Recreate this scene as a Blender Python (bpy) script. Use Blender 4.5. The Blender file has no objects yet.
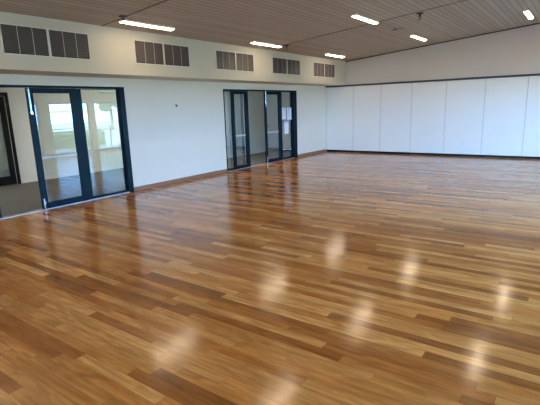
import bpy, bmesh, math, random
from mathutils import Vector, Matrix
random.seed(7)
S = bpy.context.scene
COL = S.collection

# ------------------------------------------------------------------ camera
CAM_H = 1.65
F_PX, YAW, PITCH, ROLL = 435.18, math.radians(35.833), math.radians(12.412), math.radians(-1.835)
fw = Vector((-math.sin(YAW) * math.cos(PITCH), math.cos(YAW) * math.cos(PITCH), -math.sin(PITCH)))
r0 = Vector((math.cos(YAW), math.sin(YAW), 0)); u0 = r0.cross(fw)
cr, sr = math.cos(ROLL), math.sin(ROLL)
rt = cr * r0 + sr * u0; up = -sr * r0 + cr * u0
cam = bpy.data.cameras.new('camera'); camo = bpy.data.objects.new('camera', cam); COL.objects.link(camo)
cam.sensor_width = 36; cam.lens = F_PX / 540 * 36; cam.clip_start = 0.05; cam.clip_end = 200
M = Matrix((rt, up, -fw)).transposed().to_4x4(); M.translation = Vector((0, 0, CAM_H))
camo.matrix_world = M
S.camera = camo

# ------------------------------------------------------------------ world, sun, exposure
SKY = 32.0
SUN = 20.0
LAMP = 26.0
HALL = 75.0
w = bpy.data.worlds.new('overcast_sky'); S.world = w; w.use_nodes = True
bg = w.node_tree.nodes['Background']
bg.inputs[0].default_value = (0.26, 0.60, 1.22, 1); bg.inputs[1].default_value = SKY
sun = bpy.data.lights.new('sun', 'SUN'); suno = bpy.data.objects.new('sun', sun); COL.objects.link(suno)
sun.energy = SUN; sun.angle = 0.02; sun.color = (1.0, 0.93, 0.82); suno.rotation_euler = Vector((0.62, 0.25, -0.75)).to_track_quat('-Z', 'Y').to_euler()
S.view_settings.view_transform = 'Standard'; S.view_settings.look = 'None'
S.view_settings.gamma = 1; S.view_settings.use_curve_mapping = False
S.view_settings.exposure = 0.10
S.cycles.use_denoising = True
S.cycles.max_bounces = 10; S.cycles.diffuse_bounces = 5; S.cycles.glossy_bounces = 5
S.cycles.transparent_max_bounces = 16; S.cycles.sample_clamp_indirect = 4
S.cycles.caustics_reflective = False; S.cycles.caustics_refractive = False

# ------------------------------------------------------------------ layout (metres)
XL = -7.588      # left wall face
XB = -6.83       # bulkhead face
XR = 1.60        # window wall face
YB = 14.094      # partition face
YN = -4.0        # wall behind the camera
ZB = 2.29        # bulkhead underside
SL = 0.0925      # ceiling rise per metre
def zc(x): return 3.07 + SL * (x + 6.83)
TILT = -math.atan(SL)
T = 0.15

# ------------------------------------------------------------------ materials
def lin(c):
    return tuple(((v / 255) / 12.92 if v / 255 <= 0.04045 else ((v / 255 + 0.055) / 1.055) ** 2.4) for v in c)
class NT:
    def __init__(s, name):
        s.m = bpy.data.materials.new(name); s.m.use_nodes = True; s.t = s.m.node_tree; s.t.nodes.clear()
        s.out = s.n('ShaderNodeOutputMaterial')
    def n(s, typ, **kw):
        x = s.t.nodes.new(typ)
        for k, v in kw.items(): setattr(x, k, v)
        return x
    def l(s, a, b): s.t.links.new(a, b)
    def math(s, op, a, b=None, c=None):
        x = s.n('ShaderNodeMath', operation=op)
        for i, v in enumerate((a, b, c)):
            if v is None: continue
            if isinstance(v, (int, float)): x.inputs[i].default_value = v
            else: s.l(v, x.inputs[i])
        return x.outputs[0]
def paint(name, rgb, rough=0.6, vary=0.04, scale=6, metallic=0.0, bump=0.0, spec=0.5):
    k = NT(name); b = k.n('ShaderNodeBsdfPrincipled'); k.l(b.outputs[0], k.out.inputs[0])
    tc = k.n('ShaderNodeTexCoord'); no = k.n('ShaderNodeTexNoise'); no.inputs['Scale'].default_value = scale
    no.inputs['Detail'].default_value = 4; k.l(tc.outputs['Object'], no.inputs['Vector'])
    mx = k.n('ShaderNodeMix', data_type='RGBA')
    mx.inputs['A'].default_value = (*[c * (1 - vary) for c in rgb], 1); mx.inputs['B'].default_value = (*[min(1, c * (1 + vary)) for c in rgb], 1)
    k.l(no.outputs['Fac'], mx.inputs['Factor']); k.l(mx.outputs['Result'], b.inputs['Base Color'])
    b.inputs['Roughness'].default_value = rough; b.inputs['Metallic'].default_value = metallic
    b.inputs['Specular IOR Level'].default_value = spec
    if bump:
        n2 = k.n('ShaderNodeTexNoise'); n2.inputs['Scale'].default_value = 90; k.l(tc.outputs['Object'], n2.inputs['Vector'])
        bp = k.n('ShaderNodeBump'); bp.inputs['Strength'].default_value = bump; bp.inputs['Distance'].default_value = 0.003
        k.l(n2.outputs['Fac'], bp.inputs['Height']); k.l(bp.outputs[0], b.inputs['Normal'])
    return k.m
def emit(name, rgb, st):
    k = NT(name); e = k.n('ShaderNodeEmission'); e.inputs[0].default_value = (*rgb, 1); e.inputs[1].default_value = st
    k.l(e.outputs[0], k.out.inputs[0]); return k.m
def glassm(name, tint, boost=1.0, ior=1.5):
    k = NT(name); tr = k.n('ShaderNodeBsdfTransparent'); tr.inputs[0].default_value = (*tint, 1)
    gl = k.n('ShaderNodeBsdfGlossy'); gl.inputs['Roughness'].default_value = 0.0
    fr = k.n('ShaderNodeFresnel'); geo = k.n('ShaderNodeNewGeometry'); k.l(k.math('MULTIPLY_ADD', geo.outputs['Backfacing'], 1 / ior - ior, ior), fr.inputs[0])
    f = k.math('MULTIPLY', fr.outputs[0], boost)
    mx = k.n('ShaderNodeMixShader'); k.l(f, mx.inputs[0]); k.l(tr.outputs[0], mx.inputs[1]); k.l(gl.outputs[0], mx.inputs[2])
    k.l(mx.outputs[0], k.out.inputs[0]); return k.m
def decalm(name):
    k = NT(name); tr = k.n('ShaderNodeBsdfTransparent'); d = k.n('ShaderNodeBsdfDiffuse'); d.inputs[0].default_value = (.85, .87, .88, 1)
    mx = k.n('ShaderNodeMixShader'); mx.inputs[0].default_value = 0.3
    k.l(tr.outputs[0], mx.inputs[1]); k.l(d.outputs[0], mx.inputs[2]); k.l(mx.outputs[0], k.out.inputs[0]); return k.m

def timber_floor():
    k = NT('strip_timber'); tc = k.n('ShaderNodeTexCoord'); sp = k.n('ShaderNodeSeparateXYZ'); k.l(tc.outputs['Object'], sp.inputs[0])
    X, Y = sp.outputs[0], sp.outputs[1]
    W = 0.086
    ry = k.math('DIVIDE', Y, W); row = k.math('FLOOR', ry); fy = k.math('FRACT', ry)
    wn = k.n('ShaderNodeTexWhiteNoise', noise_dimensions='1D'); k.l(row, wn.inputs['W'])
    ln = k.math('MULTIPLY_ADD', wn.outputs['Value'], 0.9, 0.8)                 # board length of this row
    wn2 = k.n('ShaderNodeTexWhiteNoise', noise_dimensions='1D'); k.l(k.math('ADD', row, 371.3), wn2.inputs['W'])
    xo = k.math('MULTIPLY_ADD', wn2.outputs['Value'], 7.0, X)
    # wobble so boards in a row differ in length
    xs = k.math('ADD', xo, k.math('MULTIPLY', k.math('SINE', k.math('MULTIPLY', xo, 1.9)), 0.28))
    rx = k.math('DIVIDE', xs, ln); cell = k.math('FLOOR', rx); fx = k.math('FRACT', rx)
    cv = k.n('ShaderNodeCombineXYZ'); k.l(row, cv.inputs[0]); k.l(cell, cv.inputs[1])
    h = k.n('ShaderNodeTexWhiteNoise', noise_dimensions='3D'); k.l(cv.outputs[0], h.inputs['Vector'])
    cv2 = k.n('ShaderNodeCombineXYZ'); k.l(cell, cv2.inputs[0]); k.l(row, cv2.inputs[1]); cv2.inputs[2].default_value = 5.5
    h2 = k.n('ShaderNodeTexWhiteNoise', noise_dimensions='3D'); k.l(cv2.outputs[0], h2.inputs['Vector'])
    ramp = k.n('ShaderNodeValToRGB'); cr_ = ramp.color_ramp
    cols = [(0.0, (144, 87, 35)), (0.18, (166, 103, 43)), (0.45, (188, 123, 56)), (0.75, (200, 138, 70)), (1.0, (220, 162, 92))]
    cr_.elements[0].position = 0; cr_.elements[0].color = (*lin(cols[0][1]), 1)
    cr_.elements[1].position = 1; cr_.elements[1].color = (*lin(cols[-1][1]), 1)
    for p_, c in cols[1:-1]:
        e = cr_.elements.new(p_); e.color = (*lin(c), 1)
    k.l(h.outputs['Value'], ramp.inputs[0])
    # grain along the board, shifted per board
    gv = k.n('ShaderNodeCombineXYZ')
    k.l(k.math('MULTIPLY_ADD', h2.outputs['Value'], 40, k.math('MULTIPLY', X, 1.3)), gv.inputs[0]); k.l(k.math('MULTIPLY', Y, 22), gv.inputs[1]); k.l(k.math('MULTIPLY', h.outputs['Value'], 9), gv.inputs[2])
    gn = k.n('ShaderNodeTexNoise'); gn.inputs['Scale'].default_value = 1.6; gn.inputs['Detail'].default_value = 5; gn.inputs['Distortion'].default_value = 0.8
    k.l(gv.outputs[0], gn.inputs['Vector'])
    gr = k.n('ShaderNodeMapRange'); gr.inputs[1].default_value = 0.3; gr.inputs[2].default_value = 0.7; gr.inputs[3].default_value = 0.80; gr.inputs[4].default_value = 1.16
    k.l(gn.outputs['Fac'], gr.inputs[0])
    fv = k.n('ShaderNodeCombineXYZ')                                             # heartwood figure: long soft patches inside a board
    k.l(k.math('MULTIPLY_ADD', h2.outputs['Value'], 23, k.math('MULTIPLY', X, 2.2)), fv.inputs[0]); k.l(k.math('MULTIPLY', Y, 9), fv.inputs[1]); k.l(k.math('MULTIPLY', h.outputs['Value'], 17), fv.inputs[2])
    fn = k.n('ShaderNodeTexNoise'); fn.inputs['Scale'].default_value = 1.0; fn.inputs['Detail'].default_value = 3; fn.inputs['Distortion'].default_value = 1.6; k.l(fv.outputs[0], fn.inputs['Vector'])
    fg = k.n('ShaderNodeMapRange'); fg.inputs[1].default_value = 0.35; fg.inputs[2].default_value = 0.65; fg.inputs[3].default_value = 0.78; fg.inputs[4].default_value = 1.12
    k.l(fn.outputs['Fac'], fg.inputs[0])
    mul = k.n('ShaderNodeMix', data_type='RGBA', blend_type='MULTIPLY'); mul.inputs['Factor'].default_value = 1
    k.l(ramp.outputs[0], mul.inputs['A']); cc = k.n('ShaderNodeCombineColor')
    gg = k.math('MULTIPLY', gr.outputs[0], fg.outputs[0])
    k.l(gg, cc.inputs[0]); k.l(k.math('POWER', gg, 1.15), cc.inputs[1]); k.l(k.math('POWER', gg, 1.5), cc.inputs[2])
    k.l(cc.outputs[0], mul.inputs['B'])
    # redness varies between boards
    red = k.n('ShaderNodeMix', data_type='RGBA', blend_type='MULTIPLY'); red.inputs['B'].default_value = (1.03, 0.90, 0.78, 1)
    k.l(k.math('MULTIPLY', h2.outputs['Value'], 0.8), red.inputs['Factor']); k.l(mul.outputs['Result'], red.inputs['A'])
    # fine joints
    dy = k.math('MULTIPLY', k.math('MINIMUM', fy, k.math('SUBTRACT', 1, fy)), W)
    dx = k.math('MULTIPLY', k.math('MINIMUM', fx, k.math('SUBTRACT', 1, fx)), ln)
    g = k.math('LESS_THAN', k.math('MINIMUM', dy, dx), 0.0016)
    gm = k.n('ShaderNodeMix', data_type='RGBA'); k.l(k.math('MULTIPLY', g, 0.3), gm.inputs['Factor']); k.l(red.outputs['Result'], gm.inputs['A']); gm.inputs['B'].default_value = (*lin((58, 36, 20)), 1)
    b = k.n('ShaderNodeBsdfPrincipled'); k.l(b.outputs[0], k.out.inputs[0]); k.l(gm.outputs['Result'], b.inputs['Base Color'])
    rr = k.n('ShaderNodeTexNoise'); rr.inputs['Scale'].default_value = 2.2; rr.inputs['Detail'].default_value = 4; k.l(tc.outputs['Object'], rr.inputs['Vector'])
    rg = k.math('MULTIPLY_ADD', rr.outputs['Fac'], 0.10, 0.10)
    k.l(rg, b.inputs['Roughness']); b.inputs['IOR'].default_value = 1.5
    # slight cupping of each board and a rolling varnish surface
    cup = k.math('MULTIPLY', k.math('MULTIPLY', fy, k.math('SUBTRACT', 1, fy)), 0.0)
    un = k.n('ShaderNodeTexNoise'); un.inputs['Scale'].default_value = 5; un.inputs['Detail'].default_value = 2; k.l(tc.outputs['Object'], un.inputs['Vector'])
    hh = k.math('ADD', cup, k.math('MULTIPLY', un.outputs['Fac'], 0.0009))
    bp = k.n('ShaderNodeBump'); bp.inputs['Strength'].default_value = 1.0; bp.inputs['Distance'].default_value = 1.0
    k.l(hh, bp.inputs['Height']); k.l(bp.outputs[0], b.inputs['Normal'])
    return k.m

def ceiling_mat():
    k = NT('lined_ceiling'); tc = k.n('ShaderNodeTexCoord'); sp = k.n('ShaderNodeSeparateXYZ'); k.l(tc.outputs['Object'], sp.inputs[0])
    X, Y = sp.outputs[0], sp.outputs[1]; W = 0.115
    r = k.math('DIVIDE', X, W); row = k.math('FLOOR', r); f = k.math('FRACT', r)
    wn = k.n('ShaderNodeTexWhiteNoise', noise_dimensions='1D'); k.l(row, wn.inputs['W'])
    d = k.math('MULTIPLY', k.math('MINIMUM', f, k.math('SUBTRACT', 1, f)), W)
    g = k.math('LESS_THAN', d, 0.011)
    base = k.n('ShaderNodeMix', data_type='RGBA'); k.l(wn.outputs['Value'], base.inputs['Factor'])
    base.inputs['A'].default_value = (*CEIL_A, 1); base.inputs['B'].default_value = (*CEIL_B, 1)
    mx = k.n('ShaderNodeMix', data_type='RGBA'); k.l(k.math('MULTIPLY', g, 0.45), mx.inputs['Factor']); k.l(base.outputs['Result'], mx.inputs['A']); mx.inputs['B'].default_value = (0.10, 0.085, 0.07, 1)
    b = k.n('ShaderNodeBsdfPrincipled'); k.l(mx.outputs['Result'], b.inputs['Base Color']); b.inputs['Roughness'].default_value = 0.7
    k.l(b.outputs[0], k.out.inputs[0]); return k.m
CEIL_A = (0.41, 0.33, 0.24); CEIL_B = (0.48, 0.39, 0.29)

m_floor = timber_floor()
m_ceil = ceiling_mat()
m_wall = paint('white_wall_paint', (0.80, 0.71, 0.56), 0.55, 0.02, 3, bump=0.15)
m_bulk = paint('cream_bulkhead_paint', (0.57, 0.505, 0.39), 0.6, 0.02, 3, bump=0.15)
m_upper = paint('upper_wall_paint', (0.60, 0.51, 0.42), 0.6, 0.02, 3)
m_panel = paint('partition_laminate', (0.86, 0.80, 0.69), 0.38, 0.02, 2)
m_dark = paint('dark_navy_aluminium', (0.004, 0.014, 0.021), 0.25, 0.1, 10, spec=0.06)
m_black = paint('black_aluminium', (0.005, 0.006, 0.006), 0.4, 0.1, 10, spec=0.12)
m_track = paint('dark_brown_metal', (0.05, 0.035, 0.03), 0.45, 0.1, 10)
m_line = paint('panel_edge_trim', (0.56, 0.54, 0.50), 0.5, 0.05, 10)
m_skirt = paint('stained_timber_skirting', lin((150, 100, 66)), 0.35, 0.2, 14)
m_wskirt = paint('white_gloss_skirting', (0.8, 0.8, 0.78), 0.35, 0.02, 5)
m_carpet = paint('grey_carpet', (0.085, 0.084, 0.074), 0.95, 0.25, 40, bump=0.6)
m_cwall = paint('corridor_wall_paint', (0.72, 0.76, 0.73), 0.6, 0.02, 3)
m_louvre = paint('louvre_grey_brown', lin((90, 78, 72)), 0.5, 0.08, 12)
m_duct = paint('duct_black', (0.02, 0.018, 0.017), 0.8)
m_vframe = paint('louvre_frame_cream', (0.62, 0.60, 0.52), 0.5, 0.02)
m_chrome = paint('brushed_chrome', (0.75, 0.76, 0.78), 0.22, 0.03, 20, metallic=1.0)
m_alu = paint('silver_aluminium', (0.6, 0.6, 0.6), 0.35, 0.03, 20, metallic=0.9)
m_paper = paint('white_paper', (0.85, 0.87, 0.88), 0.8, 0.02, 10)
m_ink = paint('grey_ink', (0.35, 0.36, 0.38), 0.8)
m_housing = paint('white_enamel', (0.8, 0.78, 0.74), 0.4, 0.02)
m_tube = emit('lamp_diffuser', (1.0, 0.80, 0.57), LAMP)
m_tube2 = emit('corridor_fill_diffuser', (1.0, 0.93, 0.82), HALL)
m_glass = glassm('clear_glass', (0.80, 0.84, 0.83), 1.0, 2.0)
m_gwin = glassm('window_glass', (0.95, 0.97, 0.96), 1.0)
m_decal = decalm('frosted_vinyl')
m_white_pl = paint('white_plastic', (0.75, 0.75, 0.74), 0.4)
m_conc = paint('pale_concrete', (0.48, 0.48, 0.46), 0.85, 0.12, 4)
m_grass = paint('dry_pale_lawn', (0.40, 0.40, 0.24), 0.9, 0.35, 9)
m_leaf = paint('foliage_green', (0.07, 0.12, 0.035), 0.8, 0.5, 5)
m_bark = paint('tree_bark', (0.12, 0.09, 0.065), 0.9, 0.3, 12)
m_steel = paint('grey_painted_steel', (0.16, 0.17, 0.17), 0.5, 0.1)

# ------------------------------------------------------------------ mesh helpers
def box(bm, x0, x1, y0, y1, z0, z1):
    v = [bm.verts.new((x, y, z)) for x in (x0, x1) for y in (y0, y1) for z in (z0, z1)]
    for q in ((0, 1, 3, 2), (4, 6, 7, 5), (0, 4, 5, 1), (2, 3, 7, 6), (0, 2, 6, 4), (1, 5, 7, 3)):
        bm.faces.new([v[i] for i in q])
def prism(bm, pts, y0, y1):            # pts (x,z) extruded along y
    a = [bm.verts.new((x, y0, z)) for x, z in pts]; b = [bm.verts.new((x, y1, z)) for x, z in pts]
    n = len(pts); bm.faces.new(a); bm.faces.new(b[::-1])
    for i in range(n): bm.faces.new([a[i], b[i], b[(i + 1) % n], a[(i + 1) % n]])
def lathe(bm, prof, seg=16, c=(0, 0, 0)):
    rings = []
    for r, z in prof:
        rings.append([bm.verts.new((c[0] + r * math.cos(2 * math.pi * i / seg), c[1] + r * math.sin(2 * math.pi * i / seg), c[2] + z)) for i in range(seg)])
    for a, b in zip(rings, rings[1:]):
        for i in range(seg): bm.faces.new([a[i], a[(i + 1) % seg], b[(i + 1) % seg], b[i]])
    bm.faces.new(rings[0][::-1]); bm.faces.new(rings[-1])
def cyl(bm, p0, p1, r, seg=12):
    p0, p1 = Vector(p0), Vector(p1); d = (p1 - p0).normalized()
    a = d.orthogonal().normalized(); b = d.cross(a)
    R1 = [bm.verts.new(p0 + r * (math.cos(t) * a + math.sin(t) * b)) for t in [2 * math.pi * i / seg for i in range(seg)]]
    R2 = [bm.verts.new(v.co + (p1 - p0)) for v in R1]
    bm.faces.new(R1[::-1]); bm.faces.new(R2)
    for i in range(seg): bm.faces.new([R1[i], R1[(i + 1) % seg], R2[(i + 1) % seg], R2[i]])
def obj(name, bm, mat, parent=None, bevel=0.0, loc=None, smooth=False):
    bmesh.ops.recalc_face_normals(bm, faces=bm.faces[:])
    me = bpy.data.meshes.new(name); bm.to_mesh(me); bm.free(); me.materials.append(mat)
    if smooth:
        for p in me.polygons: p.use_smooth = True
    o = bpy.data.objects.new(name, me); COL.objects.link(o)
    if parent: o.parent = parent
    if loc: o.location = loc
    if bevel:
        md = o.modifiers.new('bevel', 'BEVEL'); md.width = bevel; md.segments = 2; md.limit_method = 'ANGLE'
    return o
def boxes(name, L, mat, parent=None, bevel=0.0, **kw):
    bm = bmesh.new()
    for b in L: box(bm, *b)
    return obj(name, bm, mat, parent, bevel, **kw)
def thing(name, label, cat, loc=(0, 0, 0), group=None):
    o = bpy.data.objects.new(name, None); COL.objects.link(o); o.location = loc; o.empty_display_size = 0.1
    return tag(o, label, cat, group)
def tag(o, label, cat, group=None):
    o['label'] = label; o['category'] = cat
    if group: o['group'] = group
    return o
def struct(o, label=None):
    o['kind'] = 'structure'
    if label: o['label'] = label
    return o
def sroot(name, label, loc):
    o = bpy.data.objects.new(name, None); COL.objects.link(o); o.location = loc
    return struct(o, label)
def dup(root, loc, label, group=None):
    r = root.copy(); COL.objects.link(r); r.location = loc; r['label'] = label
    if group: r['group'] = group
    for ch in list(root.children):
        c = ch.copy(); COL.objects.link(c); c.parent = r
        for g in list(ch.children):
            d = g.copy(); COL.objects.link(d); d.parent = c
    return r
def wall_cols(x0, x1, y0, y1, z0, ztop, holes):
    """boxes of a wall along y with rectangular openings (y0,y1,z0,z1)"""
    ys = sorted({y0, y1, *[h[0] for h in holes], *[h[1] for h in holes]}); out = []
    for a, b in zip(ys, ys[1:]):
        hs = sorted([h for h in holes if h[0] < (a + b) / 2 < h[1]], key=lambda h: h[2]); z = z0
        for h in hs:
            if h[2] > z + 1e-4: out.append((x0, x1, a, b, z, h[2]))
            z = h[3]
        if ztop > z + 1e-4: out.append((x0, x1, a, b, z, ztop))
    return out

# ------------------------------------------------------------------ room shell
DL = (2.20, 5.64)      # left door opening (y)
DR = (8.62, 12.14)     # far door opening (y)
ZH = 2.125             # head height
struct(boxes('floor', [(XL, XR, YN, YB + 0.2, -0.1, 0.0)], m_floor), 'polished honey coloured timber strip floor')
struct(boxes('floor_corridor', [(-11.3, XL - 0.005, -1.0, 14.28, -0.1, -0.002)], m_carpet), 'grey carpet floor of the corridor behind the glass doors')
struct(boxes('wall_left', wall_cols(XL - T, XL, YN, YB + 0.2, 0, ZB + 0.02, [(DL[0], DL[1], 0, ZH), (DR[0], DR[1], 0, ZH)]), m_wall), 'white painted wall with two dark framed glass door openings')
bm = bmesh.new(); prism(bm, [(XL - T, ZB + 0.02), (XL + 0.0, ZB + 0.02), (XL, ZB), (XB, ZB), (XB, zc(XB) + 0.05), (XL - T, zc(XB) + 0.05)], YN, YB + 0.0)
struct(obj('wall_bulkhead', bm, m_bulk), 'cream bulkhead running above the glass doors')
bm = bmesh.new(); prism(bm, [(XB - 1, zc(XB - 1)), (XR + T, zc(XR + T)), (XR + T, zc(XR + T) + 0.1), (XB - 1, zc(XB - 1) + 0.1)], YN - 0.1, YB + 0.3)
struct(obj('ceiling', bm, m_ceil), 'sloping brown grey boarded ceiling')
# upper wall above the operable partition
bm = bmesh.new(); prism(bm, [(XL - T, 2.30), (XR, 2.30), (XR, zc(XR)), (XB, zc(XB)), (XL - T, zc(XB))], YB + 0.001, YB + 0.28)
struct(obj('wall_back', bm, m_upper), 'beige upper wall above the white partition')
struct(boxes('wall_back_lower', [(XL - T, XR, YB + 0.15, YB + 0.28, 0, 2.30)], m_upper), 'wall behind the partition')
NW = [(-6.6, -4.4), (-4.1, -1.9), (-1.6, 0.6)]
struct(boxes('wall_near', [(XL - T, XR + T, YN - 0.15, YN, 2.06, 3.95), (XL - T, -6.6, YN - 0.15, YN, 0, 2.06), (-4.4, -4.1, YN - 0.15, YN, 0, 2.06), (-1.9, -1.6, YN - 0.15, YN, 0, 2.06), (0.6, XR + T, YN - 0.15, YN, 0, 2.06)], m_wall), 'white wall behind the viewer')
WIN = [(9.0, 10.75, 0.04, 2.06), (11.0, 13.0, 0.04, 2.06), (5.6, 8.6, 0.04, 2.06), (2.4, 4.4, 0.04, 2.06)]
CLER = [(8.6, 9.5, 2.42, 2.7), (11.3, 12.3, 2.42, 2.7)]
struct(boxes('wall_right', wall_cols(XR, XR + T, YN, YB + 0.28, 0, zc(XR) - 0.001, WIN + CLER), m_wall), 'white window wall opposite the glass doors')

for i, (a, b, z0, z1) in enumerate(WIN + CLER):
    r = sroot('window_%d' % (i + 1), 'dark framed glazing looking out to the lawn', (XR + 0.08, (a + b) / 2, z0)); hw = (b - a) / 2; hh = z1 - z0; f = 0.055
    L = [(-0.03, 0.03, -hw, hw, 0, f), (-0.03, 0.03, -hw, hw, hh - f, hh), (-0.03, 0.03, -hw, -hw + f, f, hh - f), (-0.03, 0.03, hw - f, hw, f, hh - f)]
    if hh > 1:
        L.append((-0.028, 0.028, -hw + f, hw - f, 1.65, 1.69)); L.append((-0.028, 0.028, -hw + f, hw - f, 0.86, 0.90))
        if hw > 1: L.append((-0.029, 0.029, -0.03, 0.03, f, hh - f))
    boxes('window_frame', L, m_black, r)
    boxes('window_glass', [(-0.003, 0.003, -hw + f, hw - f, f, hh - f)], m_gwin, r)

for i, (a, b) in enumerate(NW):  # unseen glazing added to throw daylight onto the far partition
    r = sroot('window_%d' % (i + 7), 'added dark framed glazing behind the viewer, unseen daylight source', ((a + b) / 2, YN - 0.08, 0.0)); hw = (b - a) / 2; hh = 2.06; f = 0.055
    boxes('window_frame', [(-hw, hw, -0.03, 0.03, 0, f), (-hw, hw, -0.03, 0.03, hh - f, hh), (-hw, -hw + f, -0.03, 0.03, f, hh - f), (hw - f, hw, -0.03, 0.03, f, hh - f), (-0.03, 0.03, -0.029, 0.029, f, hh - f)], m_black, r)
    boxes('window_glass', [(-hw + f, hw - f, -0.003, 0.003, f, hh - f)], m_gwin, r)
# light portals in the glazed openings (emit nothing; they guide the sampling of the sky)
def portal(c, sx, sy, normal):
    li = bpy.data.lights.new('window_portal', 'AREA'); li.shape = 'RECTANGLE'; li.size = sx; li.size_y = sy; li.cycles.is_portal = True
    o = bpy.data.objects.new('window_portal', li); COL.objects.link(o)
    n = Vector(normal); side = Vector((0, 0, 1)).cross(-n)
    m = Matrix((side, Vector((0, 0, 1)), -n)).transposed().to_4x4(); m.translation = c; o.matrix_world = m
for a, b, z0, z1 in WIN + CLER: portal((XR + T + 0.01, (a + b) / 2, (z0 + z1) / 2), b - a, z1 - z0, (-1, 0, 0))
for a, b in NW: portal(((a + b) / 2, YN - T - 0.01, 1.03), b - a, 2.06, (0, 1, 0))
# skirtings
struct(boxes('baseboard_left', [(XL, XL + 0.018, DL[1] + 0.005, DR[0] - 0.005, 0, 0.085), (XL, XL + 0.018, DR[1] + 0.005, YB - 0.045, 0, 0.085), (XL, XL + 0.018, YN, DL[0], 0, 0.085)], m_skirt, bevel=0.003), 'brown timber skirting along the white wall')
struct(boxes('baseboard_right', [(XR - 0.018, XR, 13.0, YB - 0.05, 0, 0.085), (XR - 0.018, XR, 10.75, 11.0, 0, 0.085), (XR - 0.018, XR, 8.6, 9.0, 0, 0.085), (XR - 0.018, XR, 4.4, 5.6, 0, 0.085), (XR - 0.018, XR, YN, 2.4, 0, 0.085)], m_skirt), 'brown timber skirting under the window wall')
# ceiling joints and strips standing in for the shadow line where ceiling meets walls
def slope_strip(name, y0, y1, d, mat, x0=XB, x1=XR):
    bm = bmesh.new(); prism(bm, [(x0, zc(x0) - d), (x1, zc(x1) - d), (x1, zc(x1) + 0.01), (x0, zc(x0) + 0.01)], y0, y1)
    return struct(obj(name, bm, mat), 'thin dark strip for a joint or shadow gap of the ceiling')
slope_strip('trim_1', 4.735, 4.765, 0.006, m_track)
slope_strip('trim_2', 9.425, 9.455, 0.006, m_track)
slope_strip('trim_3', 0.03, 0.06, 0.006, m_track)
slope_strip('trim_4', YB - 0.02, YB, 0.03, m_track)  # solid dark strip standing in for the shadow gap at the back wall
struct(boxes('trim_5', [(XB, XB + 0.012, YN, YB - 0.02, zc(XB) - 0.012, zc(XB) + 0.002)], m_line), 'thin shadow line between bulkhead and ceiling')

# corridor behind the doors
struct(boxes('wall_corridor', [(-11.3, -11.15, -1.0, 14.28, 0, 2.7), (-11.15, -9.70, 9.6, 14.28, 0, 2.7), (-11.3, XL - T + 0.15, 14.28, 14.4, 0, 2.7), (-11.3, XL - T, -1.1, -1.0, 0, 2.7)], m_cwall), 'pale grey green corridor wall seen through the glass doors')
struct(boxes('ceiling_corridor', [(-11.3, XL - T, -1.1, 14.4, 2.7, 2.8)], m_cwall), 'corridor ceiling')
struct(boxes('baseboard_corridor', [(-11.15, -11.13, 5.02, 9.6, 0, 0.1), (-9.70, -9.68, 9.6, 14.28, 0, 0.1), (-11.15, -9.7, 9.58, 9.6, 0, 0.1)], m_wskirt), 'white skirting of the corridor')
def hall_fill(y, x=-9.3):  # unseen lamps added to brighten the corridor
    r = thing('corridor_fill_light', 'added unseen corridor fill light panel behind the near glass door set', 'ceiling light', (x, y, 2.7), 'added corridor fill lights')
    boxes('housing', [(-0.3, 0.3, -0.3, -0.28, -0.05, 0), (-0.3, 0.3, 0.28, 0.3, -0.05, 0), (-0.3, -0.28, -0.28, 0.28, -0.05, 0), (0.28, 0.3, -0.28, 0.28, -0.05, 0)], m_housing, r)
    boxes('diffuser', [(-0.28, 0.28, -0.28, 0.28, -0.04, -0.02)], m_tube2, r)
    return r
hl = hall_fill(2.0, -10.0)
dup(hl, (-9.3, 7.2, 2.7), 'added unseen corridor fill light panel behind the wall between the door sets')
dup(hl, (-8.8, 9.3, 2.7), 'added unseen corridor fill light panel just before the far glass door set')
# dark glazed door at the far side of the corridor
d3 = sroot('door_3', 'black framed glass door on the far side of the corridor', (-11.15, 4.45, 0))
boxes('door_frame', [(0.001, 0.06, 0.47, 0.55, 0, 2.17), (0.001, 0.06, -0.55, -0.47, 0, 2.17), (0.001, 0.06, -0.47, 0.47, 2.09, 2.17)], m_black, d3, 0.004)
lf = boxes('door_leaf', [(0.01, 0.05, 0.34, 0.455, 0.01, 2.08), (0.01, 0.05, -0.455, -0.34, 0.01, 2.08), (0.01, 0.05, -0.34, 0.34, 1.96, 2.08), (0.01, 0.05, -0.34, 0.34, 0.01, 0.22)], m_black, d3, 0.004)
boxes('glass', [(0.027, 0.033, -0.34, 0.34, 0.22, 1.96)], m_glass, lf)
boxes('edge_strip', [(0.051, 0.056, 0.458, 0.468, 0.01, 2.08)], m_alu, d3)

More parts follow.
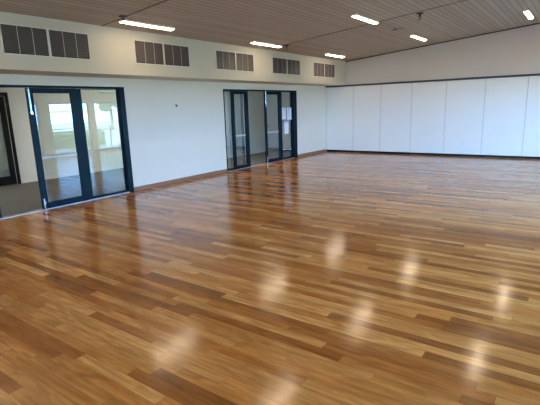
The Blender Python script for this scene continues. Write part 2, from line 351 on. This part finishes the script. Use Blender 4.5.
# ------------------------------------------------------------------ glass door sets in the left wall
def leaf(root, x, y0, y1, stile=(0.1, 0.1), rails=(0.11, 0.10), bolt=True, z1=ZH - 0.045, handle=None, nm='sliding_leaf', decal=True, mat=None):
    """framed glass leaf; x = front face"""
    th = 0.045; a, b = stile; x0, x1 = x - th, x; mat = mat or m_dark
    o = boxes(nm, [(x0, x1, y0, y0 + a, 0.012, z1), (x0, x1, y1 - b, y1, 0.012, z1), (x0, x1, y0 + a, y1 - b, z1 - rails[1], z1), (x0, x1, y0 + a, y1 - b, 0.012, 0.012 + rails[0])], mat, root, 0.004)
    boxes('glass', [(x - th / 2 - 0.003, x - th / 2 + 0.003, y0 + a - 0.002, y1 - b + 0.002, 0.012 + rails[0], z1 - rails[1])], m_glass, o)
    if decal: boxes('frosted_strip', [(x - th / 2 + 0.0035, x - th / 2 + 0.0045, y0 + a, y1 - b, 0.885, 0.925)], m_decal, o)['label'] = 'pale frosted safety strip across the glass'
    if bolt:
        bm = bmesh.new(); yb = y0 + 0.035
        box(bm, x1 - 0.001, x1 + 0.006, yb - 0.012, yb + 0.012, z1 - 0.42, z1 - 0.02); cyl(bm, (x1 + 0.010, yb, z1 - 0.40), (x1 + 0.010, yb, z1 + 0.01), 0.006)
        box(bm, x1, x1 + 0.02, yb - 0.018, yb + 0.018, z1 - 0.43, z1 - 0.39)
        obj('flush_bolt', bm, m_chrome, o)['label'] = 'chrome bolt at the top of the stile'
        bm = bmesh.new(); box(bm, x1 - 0.001, x1 + 0.006, yb - 0.012, yb + 0.012, 0.02, 0.2); cyl(bm, (x1 + 0.010, yb, 0.0), (x1 + 0.010, yb, 0.19), 0.006)
        box(bm, x1, x1 + 0.02, yb - 0.018, yb + 0.018, 0.11, 0.15)
        obj('flush_bolt', bm, m_chrome, o)['label'] = 'chrome bolt at the foot of the stile'
    if handle is not None:
        bm = bmesh.new(); cyl(bm, (x1, handle, 1.05), (x1 + 0.045, handle, 1.05), 0.012); cyl(bm, (x1 + 0.04, handle - 0.005, 1.05), (x1 + 0.04, handle + 0.10, 1.05), 0.009)
        box(bm, x1, x1 + 0.006, handle - 0.02, handle + 0.02, 0.95, 1.15)
        obj('lever_handle', bm, m_black, o)
    return o
def door_frame(root, y0, y1, jr, jl):
    x0, x1 = XL - 0.12, XL + 0.006
    return boxes('door_frame', [(x0, x1, y0, y0 + jl, 0, ZH), (x0, x1, y1 - jr, y1, 0, ZH), (x0, x1, y0 + jl, y1 - jr, ZH - 0.04, ZH)], m_dark, root, 0.003)
d1 = sroot('door_1', 'near dark framed sliding glass door set, partly open to the corridor', (0, 0, 0))
door_frame(d1, DL[0], DL[1], 0.115, 0.06)
leaf(d1, XL - 0.002, 3.72, 4.60, (0.105, 0.11), (0.11, 0.085), handle=None)
leaf(d1, XL - 0.05, 4.60, DL[1] - 0.115, (0.13, 0.012), (0.045, 0.012), bolt=False, nm='side_panel', decal=False)
leaf(d1, XL - 0.05, DL[0] + 0.06, 3.06, (0.012, 0.1), (0.045, 0.012), bolt=False, nm='side_panel')
boxes('threshold', [(XL - 0.12, XL + 0.008, DL[0] + 0.06, DL[1] - 0.115, -0.001, 0.009)], m_alu, d1)
d2 = sroot('door_2', 'far dark framed sliding glass door set, open in the middle', (0, 0, 0))
door_frame(d2, DR[0], DR[1], 0.20, 0.04)
leaf(d2, XL - 0.05, DR[0] + 0.04, 9.47, (0.012, 0.06), (0.045, 0.012), bolt=False, nm='side_panel')
leaf(d2, XL - 0.002, 8.94, 9.64, (0.11, 0.14), (0.09, 0.075), bolt=False)
leaf(d2, XL - 0.002, 10.42, 11.24, (0.085, 0.12), (0.10, 0.085))
leaf(d2, XL - 0.05, 11.24, DR[1] - 0.20, (0.12, 0.012), (0.045, 0.012), bolt=False, nm='side_panel', decal=False)
boxes('threshold', [(XL - 0.12, XL + 0.008, DR[0] + 0.04, DR[1] - 0.20, -0.001, 0.009)], m_alu, d2)

# notices taped on the far side panel
def notice(y0, y1, z0, z1, label):
    r = thing('paper_notice', label, 'notice', (XL - 0.068, (y0 + y1) / 2, z0), 'paper notices on the glass'); hw = (y1 - y0) / 2; h = z1 - z0
    boxes('sheet', [(0, 0.0012, -hw, hw, 0, h)], m_paper, r)
    L = [(0.0013, 0.0018, -hw * 0.6, hw * 0.6, h * 0.86, h * 0.92)]
    for k in range(7):
        z = h * (0.76 - 0.09 * k); L.append((0.0013, 0.0018, -hw * 0.75, hw * random.uniform(0.3, 0.75), z, z + 0.004))
    boxes('print', L, m_ink, r)
notice(11.37, 11.60, 1.25, 1.60, 'white paper notice, upper left of the three on the glass')
notice(11.66, 11.92, 1.23, 1.60, 'white paper notice, upper right of the three on the glass')
notice(11.50, 11.74, 0.80, 1.18, 'white paper notice, lowest of the three on the glass')

# small wall hook between the doors
bm = bmesh.new(); box(bm, 0, 0.006, -0.02, 0.02, -0.03, 0.03); cyl(bm, (0.005, 0, -0.01), (0.035, 0, -0.015), 0.006); cyl(bm, (0.035, 0, -0.015), (0.04, 0, 0.015), 0.006)
tag(obj('wall_hook', bm, m_steel, loc=(XL, 7.0, 1.74)), 'tiny grey hook on the white wall between the glass doors', 'hook')

# ------------------------------------------------------------------ bulkhead air grilles
def vent(y0, label):
    r = thing('air_grille', label, 'vent', (XB, y0 + 0.67, 2.515), 'air grilles along the bulkhead'); hw, h = 0.67, 0.39; f = 0.018
    boxes('grille_frame', [(0.0005, 0.012, -hw - f, hw + f, -f, 0), (0.0005, 0.012, -hw - f, hw + f, h, h + f), (0.0005, 0.012, -hw - f, -hw, 0, h), (0.0005, 0.012, hw, hw + f, 0, h), (0.0005, 0.014, -0.02, 0.02, 0, h)], m_vframe, r)
    boxes('duct_lining', [(0.0005, 0.002, -hw, -0.02, 0, h), (0.0005, 0.002, 0.02, hw, 0, h)], m_duct, r)
    pw = (hw - 0.02) / 3
    for s in (-1, 1):
        for k in range(3):
            a = 0.02 + k * pw if s > 0 else -hw + k * pw
            bm = bmesh.new(); n = 15
            for j in range(n):
                z = 0.006 + j * (h - 0.012) / n; dz = (h - 0.012) / n
                prism_pts = [(0.003, z + dz * 0.95), (0.011, z + dz * 0.25), (0.0125, z + dz * 0.4), (0.0045, z + dz * 1.1)]
                prism(bm, prism_pts, a + 0.006, a + pw - 0.006)
            box(bm, 0.002, 0.013, a + 0.001, a + 0.006, 0, h); box(bm, 0.002, 0.013, a + pw - 0.006, a + pw - 0.001, 0, h)
            obj('louvre_panel', bm, m_louvre, r)
    for s in (-1, 1):
        for k in (1, 2):
            a = s * (0.02 + k * pw); boxes('mullion', [(0.0132, 0.0145, a - 0.0035, a + 0.0035, 0, h)], m_vframe, r)
    return r
VY = [3.12, 5.40, 7.585, 9.775, 11.92]
VL = ['brown louvred grille at the near end of the bulkhead, above the near glass door', 'second brown louvred grille from the near end, below the longest ceiling light',
      'middle brown louvred grille of five on the bulkhead', 'brown louvred grille above the far glass door opening, fourth from the near end', 'brown louvred grille closest to the white partition']
v0 = vent(VY[0], VL[0])
for y, l in zip(VY[1:], VL[1:]): dup(v0, (XB, y + 0.67, 2.515), l)

# ------------------------------------------------------------------ operable partition
xs = [XL + 0.012, -6.53, -5.555, -4.53, -3.50, -2.43, -1.37, -0.33, 0.65, XR - 0.01]
PL = ['white partition panel in the corner by the white wall', 'white partition panel, second from the corner', 'white partition panel, third from the corner', 'white partition panel, fourth from the corner',
      'white partition panel, fifth from the corner', 'white partition panel, sixth from the corner', 'white partition panel at the right edge of the view, seventh from the corner', 'white partition panel, eighth from the corner, beside the window wall', 'white partition panel against the window wall']
for i, (a, b) in enumerate(zip(xs, xs[1:])):
    r = thing('partition_panel', PL[i], 'partition panel', ((a + b) / 2, YB, 0), 'operable partition panels'); hw = (b - a) / 2 - 0.001
    boxes('panel_face', [(-hw + 0.006, hw - 0.006, 0, 0.08, 0.065, 2.235)], m_panel, r, 0.002)
    boxes('edge_trim', [(-hw, -hw + 0.006, 0.0, 0.08, 0.065, 2.235), (hw - 0.006, hw, 0.0, 0.08, 0.065, 2.235)], m_line, r)
    boxes('floor_seal', [(-hw, hw, 0.004, 0.075, 0.002, 0.065)], m_black, r)['label'] = 'dark floor seal along the foot'
tag(boxes('partition_track', [(XL + 0.005, XR - 0.005, YB - 0.035, YB + 0.10, 2.25, 2.29)], m_track, bevel=0.003), 'long dark brown track along the top of the white partition', 'track')

# ------------------------------------------------------------------ ceiling battens
def batten(x, y, label):
    r = thing('ceiling_light', label, 'ceiling light', (x, y, zc(x)), 'batten ceiling lights'); r.rotation_euler = (0, TILT, 0)
    bm = bmesh.new()
    for b in ((-0.062, -0.050, -0.55, 0.55, -0.03, -0.001), (0.050, 0.062, -0.55, 0.55, -0.03, -0.001), (-0.062, 0.062, -0.563, -0.55, -0.03, -0.001), (-0.062, 0.062, 0.55, 0.563, -0.03, -0.001), (-0.050, 0.050, -0.55, 0.55, -0.01, -0.001)): box(bm, *b)
    obj('housing', bm, m_housing, r)
    bm = bmesh.new(); prism(bm, [(-0.049, -0.011), (-0.049, -0.031), (-0.032, -0.042), (0.032, -0.042), (0.049, -0.031), (0.049, -0.011)], -0.548, 0.548)
    obj('diffuser', bm, m_tube, r)
    return r
rows = {-6.35: 'bulkhead', -3.86: 'middle', -1.33: 'right', 1.17: 'added window side'}  # the row nearest the windows is added, unseen, to brighten the walls
lab = {(-6.35, 5.35): 'long ceiling light nearest the viewer in the row beside the bulkhead', (-6.35, 8.86): 'ceiling light beside the bulkhead with a dark sprinkler just past its far end',
       (-6.35, 12.4): 'farthest ceiling light in the row beside the bulkhead', (-3.86, 8.86): 'bright ceiling light at top centre, nearer in the middle row', (-3.86, 12.4): 'small ceiling light right of centre near the partition wall',
       (-1.33, 12.4): 'square looking ceiling light at the top right corner', }
b0 = None
for x in rows:
    for y in (-1.7, 1.82, 5.35, 8.86, 12.4):
        l = lab.get((x, y), 'ceiling light of the %s row, outside the view' % rows[x])
        if b0 is None: b0 = batten(x, y, l)
        else: dup(b0, (x, y, zc(x)), l).rotation_euler = (0, TILT, 0)

# ------------------------------------------------------------------ sprinklers and sensor
def sprinkler(x, y, label, big=1.0):
    r = thing('ceiling_sprinkler', label, 'sprinkler', (x, y, zc(x)), 'dark ceiling sprinklers')
    bm = bmesh.new(); lathe(bm, [(0.055 * big, -0.001), (0.06 * big, -0.01), (0.045 * big, -0.022), (0.025 * big, -0.03)]); obj('cover_plate', bm, m_track, r, smooth=True)
    bm = bmesh.new(); lathe(bm, [(0.02, -0.028), (0.022, -0.06), (0.016, -0.075)]); 
    for s in (-1, 1): cyl(bm, (s * 0.016, 0, -0.06), (s * 0.026, 0, -0.085), 0.005); cyl(bm, (s * 0.026, 0, -0.085), (0, 0, -0.12), 0.005)
    obj('sprinkler_body', bm, m_track, r)
    bm = bmesh.new(); n = 12
    c = bm.verts.new((0, 0, -0.118)); ring = [bm.verts.new(((0.05 if i % 2 else 0.03) * big * math.cos(2 * math.pi * i / n), (0.05 if i % 2 else 0.03) * big * math.sin(2 * math.pi * i / n), -0.122)) for i in range(n)]
    for i in range(n): bm.faces.new([c, ring[i], ring[(i + 1) % n]])
    bmesh.ops.solidify(bm, geom=bm.faces[:], thickness=0.003)
    obj('deflector', bm, m_track, r)
    return r
s0 = sprinkler(-6.16, 4.70, 'dark ceiling sprinkler beside the near end of the longest light', 1.3)
dup(s0, (-6.22, 9.52, zc(-6.22)), 'dark ceiling sprinkler beyond the middle light of the bulkhead row')
dup(s0, (-2.98, 9.58, zc(-2.98)), 'dark star shaped ceiling sprinkler at the top right of centre')
bm = bmesh.new(); lathe(bm, [(0.05, -0.001), (0.055, -0.012), (0.045, -0.03), (0.02, -0.036)], 20); box(bm, 0.05, 0.20, -0.008, 0.008, -0.012, -0.001)
tag(obj('ceiling_sensor', bm, m_steel, loc=(-3.87, 10.6, zc(-3.87)), smooth=False), 'small dark sensor on the ceiling between the two middle row lights', 'sensor')

# ------------------------------------------------------------------ outside the windows
struct(boxes('ceiling_sky_shade', [(XR + T, 3.75, -12, 30, 2.22, 2.32)], m_cwall), 'added unseen roof outside the windows, cutting the high sky light')  # roof added out of view to block high sky and sharpen the wall gradient
struct(boxes('ceiling_rear_shade', [(-16, XR + T, -8.0, YN - T - 0.001, 2.22, 2.32)], m_cwall), 'added unseen roof behind the viewer, limiting the sky light')  # added roof, never seen, holds back sky light from the rear glazing
struct(boxes('ground_terrace', [(-30, XR + T, -40, YN - T, -0.25, -0.05)], m_conc), 'pale concrete terrace behind the viewer')
struct(boxes('ground_path', [(XR + T, 4.6, -12, 30, -0.2, -0.05)], m_conc), 'pale concrete path outside')
tag(boxes('lawn', [(4.6, 60, -40, 60, -0.25, -0.06)], m_grass), 'pale dry lawn outside the windows', 'lawn')['kind'] = 'stuff'
r = thing('garden_fence', 'low grey steel fence between path and lawn outside', 'fence', (5.0, 8, -0.06))
boxes('rail', [(-0.02, 0.02, -14, 14, 0.95, 1.0), (-0.02, 0.02, -14, 14, 0.55, 0.58)], m_steel, r)
for k in range(15): boxes('post', [(-0.03, 0.03, -14 + 2 * k - 0.03 + (0.03 if k == 0 else -0.03 if k == 14 else 0), -14 + 2 * k + 0.03 + (0.03 if k == 0 else -0.03 if k == 14 else 0), 0.0, 1.05)], m_steel, r)
bm = bmesh.new(); box(bm, -0.4, 0.4, -4.0, 4.0, 0, 0.75)
bmesh.ops.subdivide_edges(bm, edges=bm.edges[:], cuts=1)
long_edges = [e for e in bm.edges if abs(e.verts[0].co.y - e.verts[1].co.y) > 2]
bmesh.ops.subdivide_edges(bm, edges=long_edges, cuts=40, use_grid_fill=True)
for v in bm.verts:
    if v.co.z > 0.1: v.co += Vector((random.uniform(-0.09, 0.09), random.uniform(-0.06, 0.06), random.uniform(-0.08, 0.05)))
tag(obj('garden_hedge', bm, m_leaf, loc=(5.9, 10, -0.055)), 'low dark green hedge behind the garden fence', 'hedge')
def tree(x, y, h, rad, label):
    r = thing('garden_tree', label, 'tree', (x, y, -0.05), 'trees beyond the lawn')
    bm = bmesh.new(); cyl(bm, (0, 0, 0.003), (0.1, 0.1, h * 0.45), 0.16); cyl(bm, (0.1, 0.1, h * 0.4), (0.7, 0.3, h * 0.7), 0.09); cyl(bm, (0.1, 0.1, h * 0.4), (-0.6, -0.3, h * 0.7), 0.09); obj('trunk', bm, m_bark, r)
    bm = bmesh.new()
    for k in range(26):
        a = random.uniform(0, 6.28); q = random.uniform(0, 1) ** 0.6; c = Vector((math.cos(a) * q * rad, math.sin(a) * q * rad, h * 0.75 + random.uniform(-0.25, 0.3) * h * (1 - 0.5 * q)))
        n0 = len(bm.verts); bmesh.ops.create_icosphere(bm, subdivisions=2, radius=rad * random.uniform(0.22, 0.4), matrix=Matrix.Translation(c))
        bm.verts.ensure_lookup_table()
        for v in bm.verts[n0:]: v.co = c + (v.co - c) * random.uniform(0.75, 1.25)
    for v in bm.verts: v.co.z = max(v.co.z, 0.3)
    obj('crown', bm, m_leaf, r)
for x, y, h, rad, l in ((26, 14, 4.2, 2.0, 'leafy green tree beyond the lawn, taller of the two'), (22, 26, 4.0, 1.5, 'smaller leafy tree at the far end of the lawn')):
    tree(x, y, h, rad, l)
